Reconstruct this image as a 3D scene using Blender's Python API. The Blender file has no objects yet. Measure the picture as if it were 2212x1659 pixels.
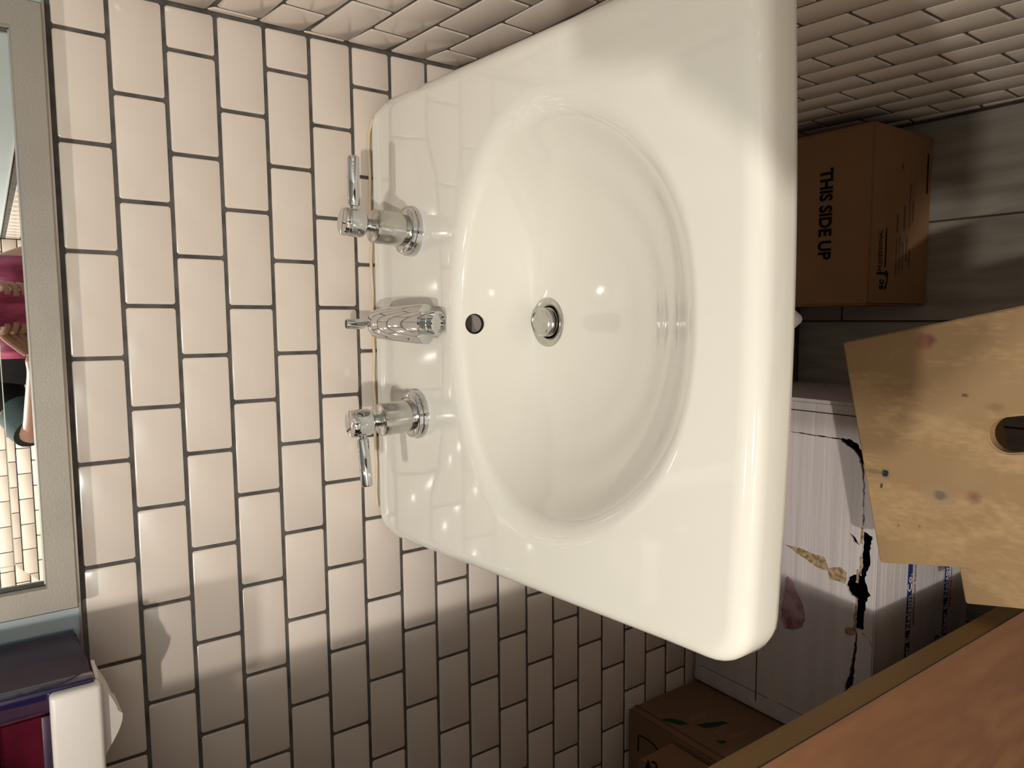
import bpy, bmesh, math, random
from mathutils import Vector, Matrix
random.seed(7)
D = bpy.data
scene = bpy.context.scene
COL = scene.collection

# ------------------------------------------------------------------ camera
# world: back wall is y=0 (room at y<0), right wall is x=0, z=0 is the top of the tiling on the back wall
CAM = Vector((-0.32814, -0.84348, 0.05558))
IX = Vector((-0.00506, -0.580390, -0.814323))      # direction of picture right
IY = Vector((-0.995758, -0.071893, 0.057427))      # direction of picture down
FW = Vector((-0.091874, 0.811159, -0.577564))      # viewing direction
cam_d = D.cameras.new('camera'); cam = D.objects.new('camera', cam_d); COL.objects.link(cam)
M = Matrix.Identity(4)
for i in range(3):
    M[i][0] = IX[i]; M[i][1] = -IY[i]; M[i][2] = -FW[i]; M[i][3] = CAM[i]
cam.matrix_world = M
cam_d.sensor_fit = 'HORIZONTAL'; cam_d.sensor_width = 36.0
cam_d.lens = 1556.77 / 2212 * 36.0
cam_d.clip_start = 0.005
scene.camera = cam

# ------------------------------------------------------------------ world, lights, exposure
w = D.worlds.new('world'); scene.world = w; w.use_nodes = True
w.node_tree.nodes['Background'].inputs[0].default_value = (1.0, 0.85, 0.68, 1)
w.node_tree.nodes['Background'].inputs[1].default_value = 0.05
scene.view_settings.view_transform = 'Standard'; scene.view_settings.look = 'None'
scene.view_settings.gamma = 1.0; scene.view_settings.use_curve_mapping = False
scene.view_settings.exposure = 0.0
CEIL = 1.10; FLOOR = -1.245; YF = -2.75; XL = -1.75
LIGHT_SPOTS = [(-0.775, -0.98, 11.5), (-0.87, -2.30, 50.0)]
LAMP_COL = (1.0, 0.955, 0.86)
for lx, ly, e in LIGHT_SPOTS:
    ld = D.lights.new('downlight_lamp', 'AREA'); ld.shape = 'DISK'; ld.size = 0.075; ld.energy = e; ld.color = LAMP_COL
    lo = D.objects.new('downlight_lamp', ld); COL.objects.link(lo); lo.location = (lx, ly, CEIL - 0.012)

# ------------------------------------------------------------------ materials
def new_mat(name):
    m = D.materials.new(name); m.use_nodes = True
    return m, m.node_tree, m.node_tree.nodes['Principled BSDF']

def mat(name, col, rough=0.5, metal=0.0, var=0.0, vscale=6.0, bump=0.0, bscale=60.0, stretch=(1, 1, 1), col2=None,
        coat=0.0, trans=0.0, spec=0.5, island=0.0, rvar=0.0, ior=1.5):
    m, nt, b = new_mat(name); N = nt.nodes; L = nt.links
    b.inputs['Base Color'].default_value = (*col, 1); b.inputs['Roughness'].default_value = rough
    b.inputs['Metallic'].default_value = metal; b.inputs['Coat Weight'].default_value = coat
    b.inputs['Transmission Weight'].default_value = trans; b.inputs['Specular IOR Level'].default_value = spec
    b.inputs['IOR'].default_value = ior
    geo = N.new('ShaderNodeNewGeometry'); mp = N.new('ShaderNodeMapping'); mp.inputs['Scale'].default_value = stretch
    L.new(geo.outputs['Position'], mp.inputs['Vector'])
    last = None
    if var or col2:
        n = N.new('ShaderNodeTexNoise'); n.inputs['Scale'].default_value = vscale; n.inputs['Detail'].default_value = 6
        L.new(mp.outputs[0], n.inputs['Vector'])
        mx = N.new('ShaderNodeMix'); mx.data_type = 'RGBA'
        c2 = col2 or tuple(c * (1 - var) for c in col)
        mx.inputs[6].default_value = (*col, 1); mx.inputs[7].default_value = (*c2, 1)
        r = N.new('ShaderNodeMapRange'); r.inputs[1].default_value = 0.35; r.inputs[2].default_value = 0.65
        L.new(n.outputs['Fac'], r.inputs[0]); L.new(r.outputs[0], mx.inputs[0]); L.new(mx.outputs[2], b.inputs['Base Color'])
        last = mx.outputs[2]
        if rvar:
            rr = N.new('ShaderNodeMapRange'); rr.inputs[3].default_value = rough; rr.inputs[4].default_value = rough + rvar
            L.new(n.outputs['Fac'], rr.inputs[0]); L.new(rr.outputs[0], b.inputs['Roughness'])
    if island:
        hs = N.new('ShaderNodeHueSaturation'); oi = N.new('ShaderNodeObjectInfo'); r = N.new('ShaderNodeMapRange')
        r.inputs[3].default_value = 1 - island; r.inputs[4].default_value = 1 + island * 0.5
        L.new(oi.outputs['Random'], r.inputs[0]); L.new(r.outputs[0], hs.inputs['Value'])
        if last: L.new(last, hs.inputs['Color'])
        else: hs.inputs['Color'].default_value = (*col, 1)
        L.new(hs.outputs[0], b.inputs['Base Color'])
    if bump:
        n2 = N.new('ShaderNodeTexNoise'); n2.inputs['Scale'].default_value = bscale; n2.inputs['Detail'].default_value = 4
        L.new(mp.outputs[0], n2.inputs['Vector'])
        bp = N.new('ShaderNodeBump'); bp.inputs['Strength'].default_value = bump; bp.inputs['Distance'].default_value = 0.002
        L.new(n2.outputs['Fac'], bp.inputs['Height']); L.new(bp.outputs[0], b.inputs['Normal'])
    return m

def wood(name, c1, c2, scale=3.0, dist=6.0, stretch=(1, 1, 1), rough=0.45, spots=(), coat=0.0, fine=0.35, origin=(0, 0, 0)):
    """procedural wood grain; spots = (x, y, rx, ry, colour, softness) marks lying on the board at world x, y"""
    m, nt, b = new_mat(name); N = nt.nodes; L = nt.links
    geo = N.new('ShaderNodeNewGeometry'); mp = N.new('ShaderNodeMapping'); mp.inputs['Scale'].default_value = stretch
    mp.inputs['Location'].default_value = origin
    L.new(geo.outputs['Position'], mp.inputs['Vector'])
    n = N.new('ShaderNodeTexNoise'); n.inputs['Scale'].default_value = scale; n.inputs['Detail'].default_value = 3
    n.inputs['Distortion'].default_value = dist * 0.15; L.new(mp.outputs[0], n.inputs['Vector'])
    n2 = N.new('ShaderNodeTexNoise'); n2.inputs['Scale'].default_value = scale * 14; n2.inputs['Detail'].default_value = 8
    L.new(mp.outputs[0], n2.inputs['Vector'])
    sc = N.new('ShaderNodeMath'); sc.operation = 'MULTIPLY'; sc.inputs[1].default_value = dist; L.new(n.outputs['Fac'], sc.inputs[0])
    fr = N.new('ShaderNodeMath'); fr.operation = 'PINGPONG'; fr.inputs[1].default_value = 0.5; L.new(sc.outputs[0], fr.inputs[0])
    ad = N.new('ShaderNodeMath'); ad.operation = 'MULTIPLY_ADD'; ad.inputs[1].default_value = fine
    L.new(n2.outputs['Fac'], ad.inputs[0]); L.new(fr.outputs[0], ad.inputs[2])
    mr = N.new('ShaderNodeMapRange'); mr.inputs[1].default_value = 0.1; mr.inputs[2].default_value = 0.75
    L.new(ad.outputs[0], mr.inputs[0])
    mx = N.new('ShaderNodeMix'); mx.data_type = 'RGBA'; mx.inputs[6].default_value = (*c1, 1); mx.inputs[7].default_value = (*c2, 1)
    L.new(mr.outputs[0], mx.inputs[0]); cur = mx.outputs[2]
    for (sx, sy, rx, ry, colr, soft, amt) in spots:
        sb = N.new('ShaderNodeVectorMath'); sb.operation = 'SUBTRACT'; sb.inputs[1].default_value = (sx, sy, 0)
        L.new(geo.outputs['Position'], sb.inputs[0])
        dv = N.new('ShaderNodeVectorMath'); dv.operation = 'MULTIPLY'; dv.inputs[1].default_value = (1 / rx, 1 / ry, 0)
        L.new(sb.outputs[0], dv.inputs[0])
        ln = N.new('ShaderNodeVectorMath'); ln.operation = 'LENGTH'; L.new(dv.outputs[0], ln.inputs[0])
        nn = N.new('ShaderNodeTexNoise'); nn.inputs['Scale'].default_value = 0.9 / min(rx, ry); nn.inputs['Detail'].default_value = 5
        L.new(geo.outputs['Position'], nn.inputs['Vector'])
        a2 = N.new('ShaderNodeMath'); a2.operation = 'MULTIPLY_ADD'; a2.inputs[1].default_value = 0.9
        L.new(nn.outputs['Fac'], a2.inputs[0]); L.new(ln.outputs['Value'], a2.inputs[2])
        r = N.new('ShaderNodeMapRange'); r.inputs[1].default_value = 1.45 - soft; r.inputs[2].default_value = 1.45
        r.inputs[3].default_value = amt; r.inputs[4].default_value = 0.0; L.new(a2.outputs[0], r.inputs[0])
        m2 = N.new('ShaderNodeMix'); m2.data_type = 'RGBA'; m2.inputs[7].default_value = (*colr, 1)
        L.new(r.outputs[0], m2.inputs[0]); L.new(cur, m2.inputs[6]); cur = m2.outputs[2]
    L.new(cur, b.inputs['Base Color']); b.inputs['Roughness'].default_value = rough; b.inputs['Coat Weight'].default_value = coat
    bp = N.new('ShaderNodeBump'); bp.inputs['Strength'].default_value = 0.15; bp.inputs['Distance'].default_value = 0.001
    L.new(n2.outputs['Fac'], bp.inputs['Height']); L.new(bp.outputs[0], b.inputs['Normal'])
    return m

TILE = mat('glazed_cream_tile', (0.70, 0.605, 0.54), 0.16, var=0.035, vscale=3, bump=0.06, bscale=9, island=0.025)
GROUT = mat('grey_grout', (0.115, 0.103, 0.094), 0.9, var=0.5, vscale=40, bump=0.5, bscale=300)
CAULK = mat('yellowed_caulk', (0.62, 0.54, 0.43), 0.5, col2=(0.62, 0.47, 0.25), vscale=30)
BLUE = mat('pale_blue_paint', (0.46, 0.53, 0.57), 0.5, var=0.05, bump=0.1, bscale=120)
TRIM = mat('brushed_metal_trim', (0.62, 0.60, 0.57), 0.28, 1.0)
FRAME = mat('brushed_nickel_frame', (0.39, 0.35, 0.305), 0.45, 0.75, var=0.10, vscale=14, bump=0.08, bscale=500, rvar=0.1)
MIRROR = mat('mirror_silver', (0.90, 0.90, 0.87), 0.0, 1.0)
GLINE = mat('bevel_glint_line', (0.66, 0.64, 0.55), 0.3, 0.4)  # pale colour painting the glint along the bevel's inner edge
MIRROR_EDGE = mat('dark_mirror_edge', (0.05, 0.055, 0.05), 0.3)
CERAMIC = mat('white_porcelain', (0.72, 0.69, 0.625), 0.055, coat=0.15, var=0.02, vscale=5)
CHROME = mat('chrome', (0.62, 0.63, 0.64), 0.045, 1.0)
CHROME_DULL = mat('water_spotted_chrome', (0.60, 0.59, 0.56), 0.13, 1.0, var=0.1, vscale=120, rvar=0.15)
DARK = mat('dark_hollow', (0.03, 0.027, 0.023), 0.7)
BLACK = mat('black_ink', (0.010, 0.008, 0.007), 0.9, spec=0.1)
PVC = mat('white_plastic_pipe', (0.74, 0.71, 0.66), 0.4)
CARD = mat('brown_cardboard', (0.205, 0.10, 0.042), 0.78, var=0.13, vscale=9, bump=0.15, bscale=90)
CARD2 = mat('dull_brown_cardboard', (0.17, 0.09, 0.045), 0.8, var=0.12, vscale=12, bump=0.15, bscale=90)
CARD_TORN = mat('torn_corrugated_core', (0.42, 0.29, 0.16), 0.9, col2=(0.16, 0.10, 0.05), vscale=160, bump=0.8, bscale=300)
WCARD = mat('white_corrugated_card', (0.52, 0.47, 0.475), 0.7, var=0.12, vscale=10, bump=0.9, bscale=30, stretch=(0.12, 4, 4))
NAVY = mat('navy_ink', (0.008, 0.020, 0.115), 0.6)
WHITE_INK = mat('white_ink', (0.62, 0.60, 0.62), 0.6)
BROWN_INK = mat('brown_ink', (0.20, 0.095, 0.06), 0.8)
GREEN_INK = mat('dark_green_ink', (0.004, 0.035, 0.022), 0.8, spec=0.2)
FAINT_INK = mat('faded_dark_ink', (0.085, 0.042, 0.018), 0.8)
PLUM = mat('plum_stain', (0.20, 0.07, 0.10), 0.8, col2=(0.40, 0.27, 0.30), vscale=45)
FLOOR_M = mat('grey_wood_look_plank', (0.20, 0.175, 0.145), 0.5, col2=(0.28, 0.25, 0.215), vscale=9, stretch=(6, 0.7, 1), bump=0.15, bscale=60, island=0.08)
FLOOR_G = mat('dark_floor_grout', (0.045, 0.036, 0.03), 0.9)
CEIL_M = mat('white_ceiling_paint', (0.62, 0.62, 0.58), 0.8, var=0.05)
DOOR_M = wood('orange_veneer', (0.215, 0.093, 0.036), (0.155, 0.060, 0.023), 2.8, 5.0, (2.2, 1, 0.6), 0.6, fine=0.5)
DOOR_E = wood('door_edge_wood', (0.34, 0.205, 0.07), (0.27, 0.155, 0.05), 5, 2.0, (6, 6, 0.4), 0.5)
SKIN = mat('skin', (0.36, 0.20, 0.14), 0.5, var=0.08, vscale=30)
BLACK_CLOTH = mat('black_cloth', (0.012, 0.012, 0.013), 0.85, bump=0.3, bscale=300)
TEAL_CLOTH = mat('dark_teal_cloth', (0.05, 0.085, 0.09), 0.85, bump=0.3, bscale=300)
JEANS = mat('dark_blue_denim', (0.03, 0.045, 0.08), 0.85, bump=0.3, bscale=300)
PINK = mat('pink_ribbon', (0.55, 0.10, 0.20), 0.45, col2=(0.22, 0.02, 0.08), vscale=14, stretch=(3, 1, 0.6), bump=0.8, bscale=30)  # dark pink mixed in paints the shading of the ribbon folds
HAIR = mat('dark_hair', (0.02, 0.014, 0.01), 0.6, bump=0.6, bscale=200, stretch=(4, 4, 0.6))
RED_PLASTIC = mat('smoky_red_plastic', (0.085, 0.006, 0.016), 0.14, var=0.75, vscale=16, coat=0.3)
PURPLE_PLASTIC = mat('smoky_purple_plastic', (0.050, 0.020, 0.036), 0.3, spec=0.25, col2=(0.025, 0.012, 0.030), vscale=22)
BLUE_PLASTIC = mat('dark_blue_plastic', (0.012, 0.010, 0.045), 0.12, coat=0.4)
WHITE_PLASTIC = mat('white_plastic', (0.66, 0.60, 0.56), 0.32)
lamp_m, nt, b = new_mat('lamp_glass')
b.inputs['Emission Color'].default_value = (1, 0.86, 0.68, 1); b.inputs['Emission Strength'].default_value = 4.0
KNOT = (0.20, 0.13, 0.07); RED = (0.24, 0.05, 0.05)
spots = [(-0.3585, -0.4260, 0.0130, 0.0130, (0.15, 0.035, 0.035), 0.45, 0.92), (-0.365, -0.425, 0.03, 0.012, (0.42, 0.22, 0.14), 0.8, 0.5),
         (-0.5268, -0.3854, 0.0085, 0.0085, (0.10, 0.13, 0.10), 0.7, 0.7), (-0.5268, -0.3854, 0.0048, 0.0048, (0.002, 0.006, 0.008), 0.2, 1.0), (-0.5268, -0.372, 0.004, 0.016, (0.12, 0.10, 0.06), 0.6, 0.6),
         (-0.5435, -0.3815, 0.004, 0.0022, (0.02, 0.025, 0.02), 0.4, 0.9),
         (-0.5430, -0.448, 0.013, 0.020, (0.30, 0.22, 0.13), 0.25, 0.55), (-0.5425, -0.452, 0.007, 0.010, (0.11, 0.10, 0.08), 0.5, 0.8),
         (-0.5370, -0.4880, 0.009, 0.011, (0.20, 0.07, 0.05), 0.7, 0.85), (-0.4200, -0.4730, 0.003, 0.005, (0.12, 0.06, 0.03), 0.5, 0.9),
         (-0.4310, -0.505, 0.006, 0.012, (0.22, 0.12, 0.05), 0.7, 0.7), (-0.400, -0.500, 0.03, 0.035, (0.30, 0.20, 0.11), 1.0, 0.5),
         (-0.51, -0.48, 0.03, 0.03, (0.33, 0.23, 0.12), 1.0, 0.5), (-0.45, -0.45, 0.025, 0.03, (0.36, 0.25, 0.14), 1.0, 0.4),
         (-0.60, -0.46, 0.03, 0.05, (0.36, 0.24, 0.12), 1.0, 0.35), (-0.62, -0.42, 0.03, 0.03, (0.36, 0.24, 0.12), 1.0, 0.35),
         (-0.59, -0.405, 0.0025, 0.002, KNOT, 0.5, 0.8), (-0.585, -0.43, 0.002, 0.002, RED, 0.5, 0.7), (-0.47, -0.39, 0.02, 0.015, KNOT, 1.0, 0.3)]
PLY = wood('worn_plywood', (0.475, 0.315, 0.165), (0.31, 0.195, 0.095), 7, 2.6, (2.2, 0.8, 1), 0.55, spots, fine=0.9)

# ------------------------------------------------------------------ mesh helpers
def link(name, bm, m, parent=None, smooth=False, auto=None):
    me = D.meshes.new(name); bmesh.ops.recalc_face_normals(bm, faces=bm.faces); bm.to_mesh(me); bm.free()
    return link_me(name, me, m, parent, smooth, auto)
def link_me(name, me, m, parent=None, smooth=False, auto=None):
    for x in (m if isinstance(m, (list, tuple)) else [m]): me.materials.append(x)
    if smooth or auto:
        me.polygons.foreach_set('use_smooth', [True] * len(me.polygons))
    if auto: me.set_sharp_from_angle(angle=math.radians(auto))
    o = D.objects.new(name, me); COL.objects.link(o)
    if parent: o.parent = parent
    return o
def empty(name, loc=(0, 0, 0)):
    o = D.objects.new(name, None); o.empty_display_size = 0.05; COL.objects.link(o); o.location = loc
    return o
def root(name, label, cat, group=None):
    o = empty(name); o['label'] = label; o['category'] = cat
    if group: o['group'] = group
    return o
def struct(o): o['kind'] = 'structure'; return o
def bbox(bm, x0, x1, y0, y1, z0, z1, mi=0):
    v = [bm.verts.new((x, y, z)) for x in (x0, x1) for y in (y0, y1) for z in (z0, z1)]
    fs = [bm.faces.new([v[i] for i in f]) for f in ((0, 1, 3, 2), (4, 6, 7, 5), (0, 4, 5, 1), (2, 3, 7, 6), (0, 2, 6, 4), (1, 5, 7, 3))]
    for f in fs: f.material_index = mi
    return fs
def box(name, x0, x1, y0, y1, z0, z1, m, parent=None, bev=0.0, seg=2):
    bm = bmesh.new(); bbox(bm, x0, x1, y0, y1, z0, z1)
    if bev: bmesh.ops.bevel(bm, geom=list(bm.edges), offset=bev, segments=seg, affect='EDGES', profile=0.5)
    return link(name, bm, m, parent, auto=40 if bev else None)
def frame_of(d):
    d = Vector(d).normalized(); a = Vector((0, 0, 1)) if abs(d.z) < 0.9 else Vector((1, 0, 0))
    u = a.cross(d).normalized(); return u, d.cross(u), d
def lathe_bm(bm, org, axis, prof, n=40, mi=0):
    """profile = [(distance along axis, radius)]; radius 0 closes to a point"""
    u, v, d = frame_of(axis); org = Vector(org); rings = []
    for h, r in prof:
        if r <= 1e-6: rings.append([bm.verts.new(org + d * h)])
        else: rings.append([bm.verts.new(org + d * h + u * (r * math.cos(2 * math.pi * i / n)) + v * (r * math.sin(2 * math.pi * i / n))) for i in range(n)])
    for a, b_ in zip(rings, rings[1:]):
        for i in range(n):
            j = (i + 1) % n
            if len(a) == 1 and len(b_) == 1: continue
            if len(a) == 1: f = bm.faces.new((a[0], b_[i], b_[j]))
            elif len(b_) == 1: f = bm.faces.new((a[i], a[j], b_[0]))
            else: f = bm.faces.new((a[i], a[j], b_[j], b_[i]))
            f.material_index = mi
def lathe(name, org, axis, prof, m, parent=None, n=40, auto=35):
    bm = bmesh.new(); lathe_bm(bm, org, axis, prof, n); return link(name, bm, m, parent, auto=auto)
def tube(name, pts, rad, m, parent=None, n=16, caps=True):
    bm = bmesh.new(); P = [Vector(p) for p in pts]; rs = rad if isinstance(rad, (list, tuple)) else [rad] * len(P); rings = []
    t0 = (P[1] - P[0]).normalized(); u, v, _ = frame_of(t0)
    for i, p in enumerate(P):
        t = (P[min(i + 1, len(P) - 1)] - P[max(i - 1, 0)]).normalized()
        u = (u - t * u.dot(t)).normalized(); v = t.cross(u)
        rings.append([bm.verts.new(p + (u * math.cos(2 * math.pi * k / n) + v * math.sin(2 * math.pi * k / n)) * rs[i]) for k in range(n)])
    for a, b_ in zip(rings, rings[1:]):
        for k in range(n): bm.faces.new((a[k], a[(k + 1) % n], b_[(k + 1) % n], b_[k]))
    if caps: bm.faces.new(rings[0][::-1]); bm.faces.new(rings[-1])
    return link(name, bm, m, parent, auto=50)
def poly_slab(bm, pts, org, u, v, n, t):
    """extrude the 2D outline pts (in axes u, v from org) by t along n"""
    a = [bm.verts.new(org + u * x + v * y) for x, y in pts]; b_ = [bm.verts.new(org + u * x + v * y + n * t) for x, y in pts]
    bm.faces.new(a[::-1]); bm.faces.new(b_)
    for i in range(len(pts)): j = (i + 1) % len(pts); bm.faces.new((a[i], a[j], b_[j], b_[i]))
def decal(name, pts, m, parent, org=(0, 0, 0), u=(1, 0, 0), v=(0, 1, 0), n=(0, 0, 1), t=0.0006):
    bm = bmesh.new(); poly_slab(bm, pts, Vector(org), Vector(u), Vector(v), Vector(n), t); return link(name, bm, m, parent)
def boolean(o, cutters):
    for c in cutters:
        md = o.modifiers.new('cut', 'BOOLEAN'); md.operation = 'DIFFERENCE'; md.solver = 'EXACT'; md.object = c
    bpy.context.view_layer.update()
    ev = o.evaluated_get(bpy.context.evaluated_depsgraph_get()); me = D.meshes.new_from_object(ev)
    o.modifiers.clear(); o.data = me
    for c in cutters: D.objects.remove(c, do_unlink=True)
def text(name, body, size, org, right, up, m, parent, extrude=0.0003, offset=0.0, sx=1.0, align='LEFT', sp=1.0):
    c = D.curves.new(name, 'FONT'); c.body = body; c.size = size; c.extrude = extrude; c.offset = offset
    c.align_x = align; c.space_character = sp; c.resolution_u = 3
    r = Vector(right).normalized(); u_ = Vector(up).normalized(); nrm = r.cross(u_)
    o = D.objects.new(name, c); COL.objects.link(o); o.parent = parent; c.materials.append(m)
    Mx = Matrix.Identity(4)
    for i in range(3): Mx[i][0] = r[i] * sx; Mx[i][1] = u_[i]; Mx[i][2] = nrm[i]; Mx[i][3] = org[i]
    o.matrix_world = Mx
    bpy.context.view_layer.update()
    me = D.meshes.new_from_object(o.evaluated_get(bpy.context.evaluated_depsgraph_get())); D.objects.remove(o, do_unlink=True)
    me.transform(Mx); me.materials.clear()
    return link_me(name, me, m, parent)
def in_view(p, mar=60):
    q = Vector(p) - CAM; z = q.dot(FW)
    if z < 0.02: return False
    x = q.dot(IX) / z * 1556.77 + 1106; y = q.dot(IY) / z * 1556.77 + 829.5
    return -mar < x < 2212 + mar and -mar < y < 1659 + mar

# ------------------------------------------------------------------ tiling
G = 0.0020     # half grout width
def tile_bm(bm, c, n, face=0.0, depth=0.006):
    """c: 4 corner points (already inset), n: outward normal; rounded edge tile standing proud of the grout"""
    cen = sum(c, Vector()) / 4; jit = [random.uniform(-0.00022, 0.00022) for _ in range(4)]
    e = 0.0011; rings = []
    for off, ins in ((-depth, 0), (-0.0012, 0), (-0.0004, 0.0004), (0.0, e)):
        ring = []
        for k, p in enumerate(c):
            a = (c[(k + 1) % 4] - p).normalized(); b_ = (c[(k - 1) % 4] - p).normalized()
            q = p + (a + b_) * ins; r0 = 0.0022
            for t in (b_, a):
                ring.append(bm.verts.new(q + t * (r0 * 0.9) + n * (off + (jit[k] if off > -0.002 else 0))))
        rings.append(ring)
    for a, b_ in zip(rings, rings[1:]):
        for i in range(8): bm.faces.new((a[i], a[(i + 1) % 8], b_[(i + 1) % 8], b_[i]))
    bm.faces.new(rings[-1])
def inset(q, g):
    out = []
    for k, p in enumerate(q):
        a = (q[(k + 1) % 4] - p).normalized(); b_ = (q[(k - 1) % 4] - p).normalized(); out.append(p + (a + b_) * g)
    return out
def clampq(q, axis, lo, hi):
    for p in q: p[axis] = max(lo, min(hi, p[axis]))
def lay(name, quads, n, wall, only_view=True):
    near, far = [], []
    for q in quads:
        if min((q[1] - q[0]).length, (q[2] - q[1]).length) < 0.008: continue
        (near if (only_view and any(in_view(p) for p in q)) else far).append(inset(q, G))
    for q in near:
        bm = bmesh.new(); tile_bm(bm, q, n); link('tile', bm, TILE, wall, auto=30)
    if far:
        bm = bmesh.new()
        for q in far: tile_bm(bm, q, n)
        o = link('tile_field', bm, TILE, wall, auto=30); o['kind'] = 'stuff'

def bx(n_, k):      # measured position of the grout lines on the back wall
    u = n_ / 10; v = k / 24
    c = ((-0.04595, 0.00032), (-1.06675, -0.00263), (-0.01213, -1.24672), (-0.01747, -0.00055), (0.01666, -0.00853), (0.00606, 0.02588))
    bs = (1, u, v, u * u, u * v, v * v)
    return Vector((sum(a[0] * b_ for a, b_ in zip(c, bs)), 0, sum(a[1] * b_ for a, b_ in zip(c, bs))))
quads = []
for k in range(1, 25):
    off = 0.0 if k % 2 else 0.5
    for i in range(-2, 17):
        n0, n1 = i + off, i + 1 + off
        q = [bx(n0, k - 1), bx(n1, k - 1), bx(n1, k), bx(n0, k)]
        if q[0].x > 0.2 and q[1].x > -0.001: continue
        if min(q[0].x, q[3].x) <= XL: continue
        clampq(q, 0, XL, -0.001); clampq(q, 2, FLOOR + 0.002, -0.0012)
        quads.append(q)
wall_b = struct(box('wall_back', XL - 0.1, 0.1, 0.0013, 0.10, FLOOR - 0.05, 0.0015, GROUT))
lay('b', quads, Vector((0, -1, 0)), wall_b)

CU = ((-0.07875, 0.00045), (-1.05631, -0.08811), (0.09278, -1.24575))
CL = ((-0.07821, -0.03145), (-0.98244, -0.15197), (-0.06626, -0.95701), (0.07497, -0.0503), (-0.10421, 0.09594), (0.0955, -0.27987))
def rx(n_, k):
    u = n_ / 10; v = k / 24; bs = (1, min(u, 0.15), v)
    y1 = sum(a[0] * b_ for a, b_ in zip(CU, (1, u, v))); z1 = sum(a[1] * b_ for a, b_ in zip(CU, bs))
    uu = max(-1.0, min(u, 0.75)); bs = (1, uu, v, uu * uu, uu * v, v * v)
    y2 = sum(a[0] * b_ for a, b_ in zip(CL, bs)) - (u - uu) * 1.05; z2 = sum(a[1] * b_ for a, b_ in zip(CL, bs))
    t = max(0.0, min(1.0, (k - 9) / 4.0))
    if t == 0: y2, z2 = y1, z1
    # upper and lower halves carry the same courses; blend where the sink hides the wall
    return Vector((0, y1 * (1 - t) + y2 * t, z1 * (1 - t) + z2 * t))
quads = []
for k in range(1, 25):
    off = 0.0 if k % 2 else 0.5
    for i in range(-2, 27):
        n0, n1 = i + off, i + 1 + off
        q = [rx(n0, k - 1), rx(n1, k - 1), rx(n1, k), rx(n0, k)]
        if q[1].y > -0.001 or q[0].y < YF: continue
        clampq(q, 1, YF, -0.001); clampq(q, 2, FLOOR + 0.002, -0.0012)
        if q[0].z - q[3].z < 0.01: continue
        quads.append(q)
wall_r = struct(box('wall_right', 0.0013, 0.10, YF, 0.0013, FLOOR - 0.05, 0.0015, GROUT))
lay('r', quads, Vector((-1, 0, 0)), wall_r)

# far walls, seen only in the mirror and the chrome
quads = []
for k in range(-3, 24):
    z1, z0 = -0.052 * k, -0.052 * (k + 1)
    if z0 < FLOOR: continue
    off = 0.5 if k % 2 else 0.0
    for i in range(-1, 17):
        x1, x0 = -(i + off) * 0.1073, -(i + 1 + off) * 0.1073
        x1 = min(x1, -0.001); x0 = max(x0, XL)
        if x1 - x0 < 0.01: continue
        quads.append([Vector((x0, YF, z1)), Vector((x1, YF, z1)), Vector((x1, YF, z0)), Vector((x0, YF, z0))])
wall_f = struct(box('wall_front', XL - 0.1, 0.1, YF - 0.1, YF - 0.0028, FLOOR - 0.05, CEIL, GROUT))
lay('f', quads, Vector((0, 1, 0)), wall_f, False)
struct(box('wall_front_upper', XL - 0.1, 0.1, YF - 0.1, YF + 0.002, 0.158, CEIL, BLUE))
wall_l = struct(box('wall_left', XL - 0.1, XL, YF, 0.0028, FLOOR - 0.05, CEIL, mat('beige_paint', (0.55, 0.50, 0.42), 0.6, var=0.05)))
# painted wall above the tiling
struct(box('wall_back_upper', XL - 0.1, 0.1, 0.0005, 0.10, 0.0015, CEIL, BLUE))
struct(box('wall_right_upper', 0.0005, 0.10, YF, 0.0005, 0.0015, CEIL, BLUE))
bm = bmesh.new(); bbox(bm, XL, -0.0005, -0.0024, 0.002, 0.0014, 0.0038)
bmesh.ops.bevel(bm, geom=list(bm.edges), offset=0.0008, segments=2, affect='EDGES')
struct(link('trim_1', bm, TRIM, auto=40))
bm = bmesh.new(); bbox(bm, -0.0024, 0.002, YF, -0.0024, 0.0014, 0.0038)
bmesh.ops.bevel(bm, geom=list(bm.edges), offset=0.0008, segments=2, affect='EDGES')
struct(link('trim_2', bm, TRIM, auto=40))
struct(box('ceiling', XL - 0.1, 0.1, YF - 0.1, 0.10, CEIL, CEIL + 0.08, CEIL_M))
floor = struct(box('floor', XL - 0.1, 0.1, YF - 0.1, 0.10, FLOOR - 0.08, FLOOR - 0.002, FLOOR_G))
for c in range(11):
    x1 = -0.0035 - c * 0.168; x0 = x1 - 0.165; st = (0.75, 0.093, 0.62)[c % 3]
    y1 = -0.003
    ys = [-0.003] + [-(st + 0.9 * j) for j in range(4) if st + 0.9 * j < 2.7] + [YF]
    for a, b_ in zip(ys, ys[1:]):
        if b_ > a - 0.02: continue
        bm = bmesh.new(); bbox(bm, x0, x1, b_ + 0.003, a, FLOOR - 0.006, FLOOR)
        bmesh.ops.bevel(bm, geom=[e for e in bm.edges if all(v.co.z > FLOOR - 0.001 for v in e.verts)], offset=0.0008, segments=1, affect='EDGES')
        link('plank', bm, FLOOR_M, floor)

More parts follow.
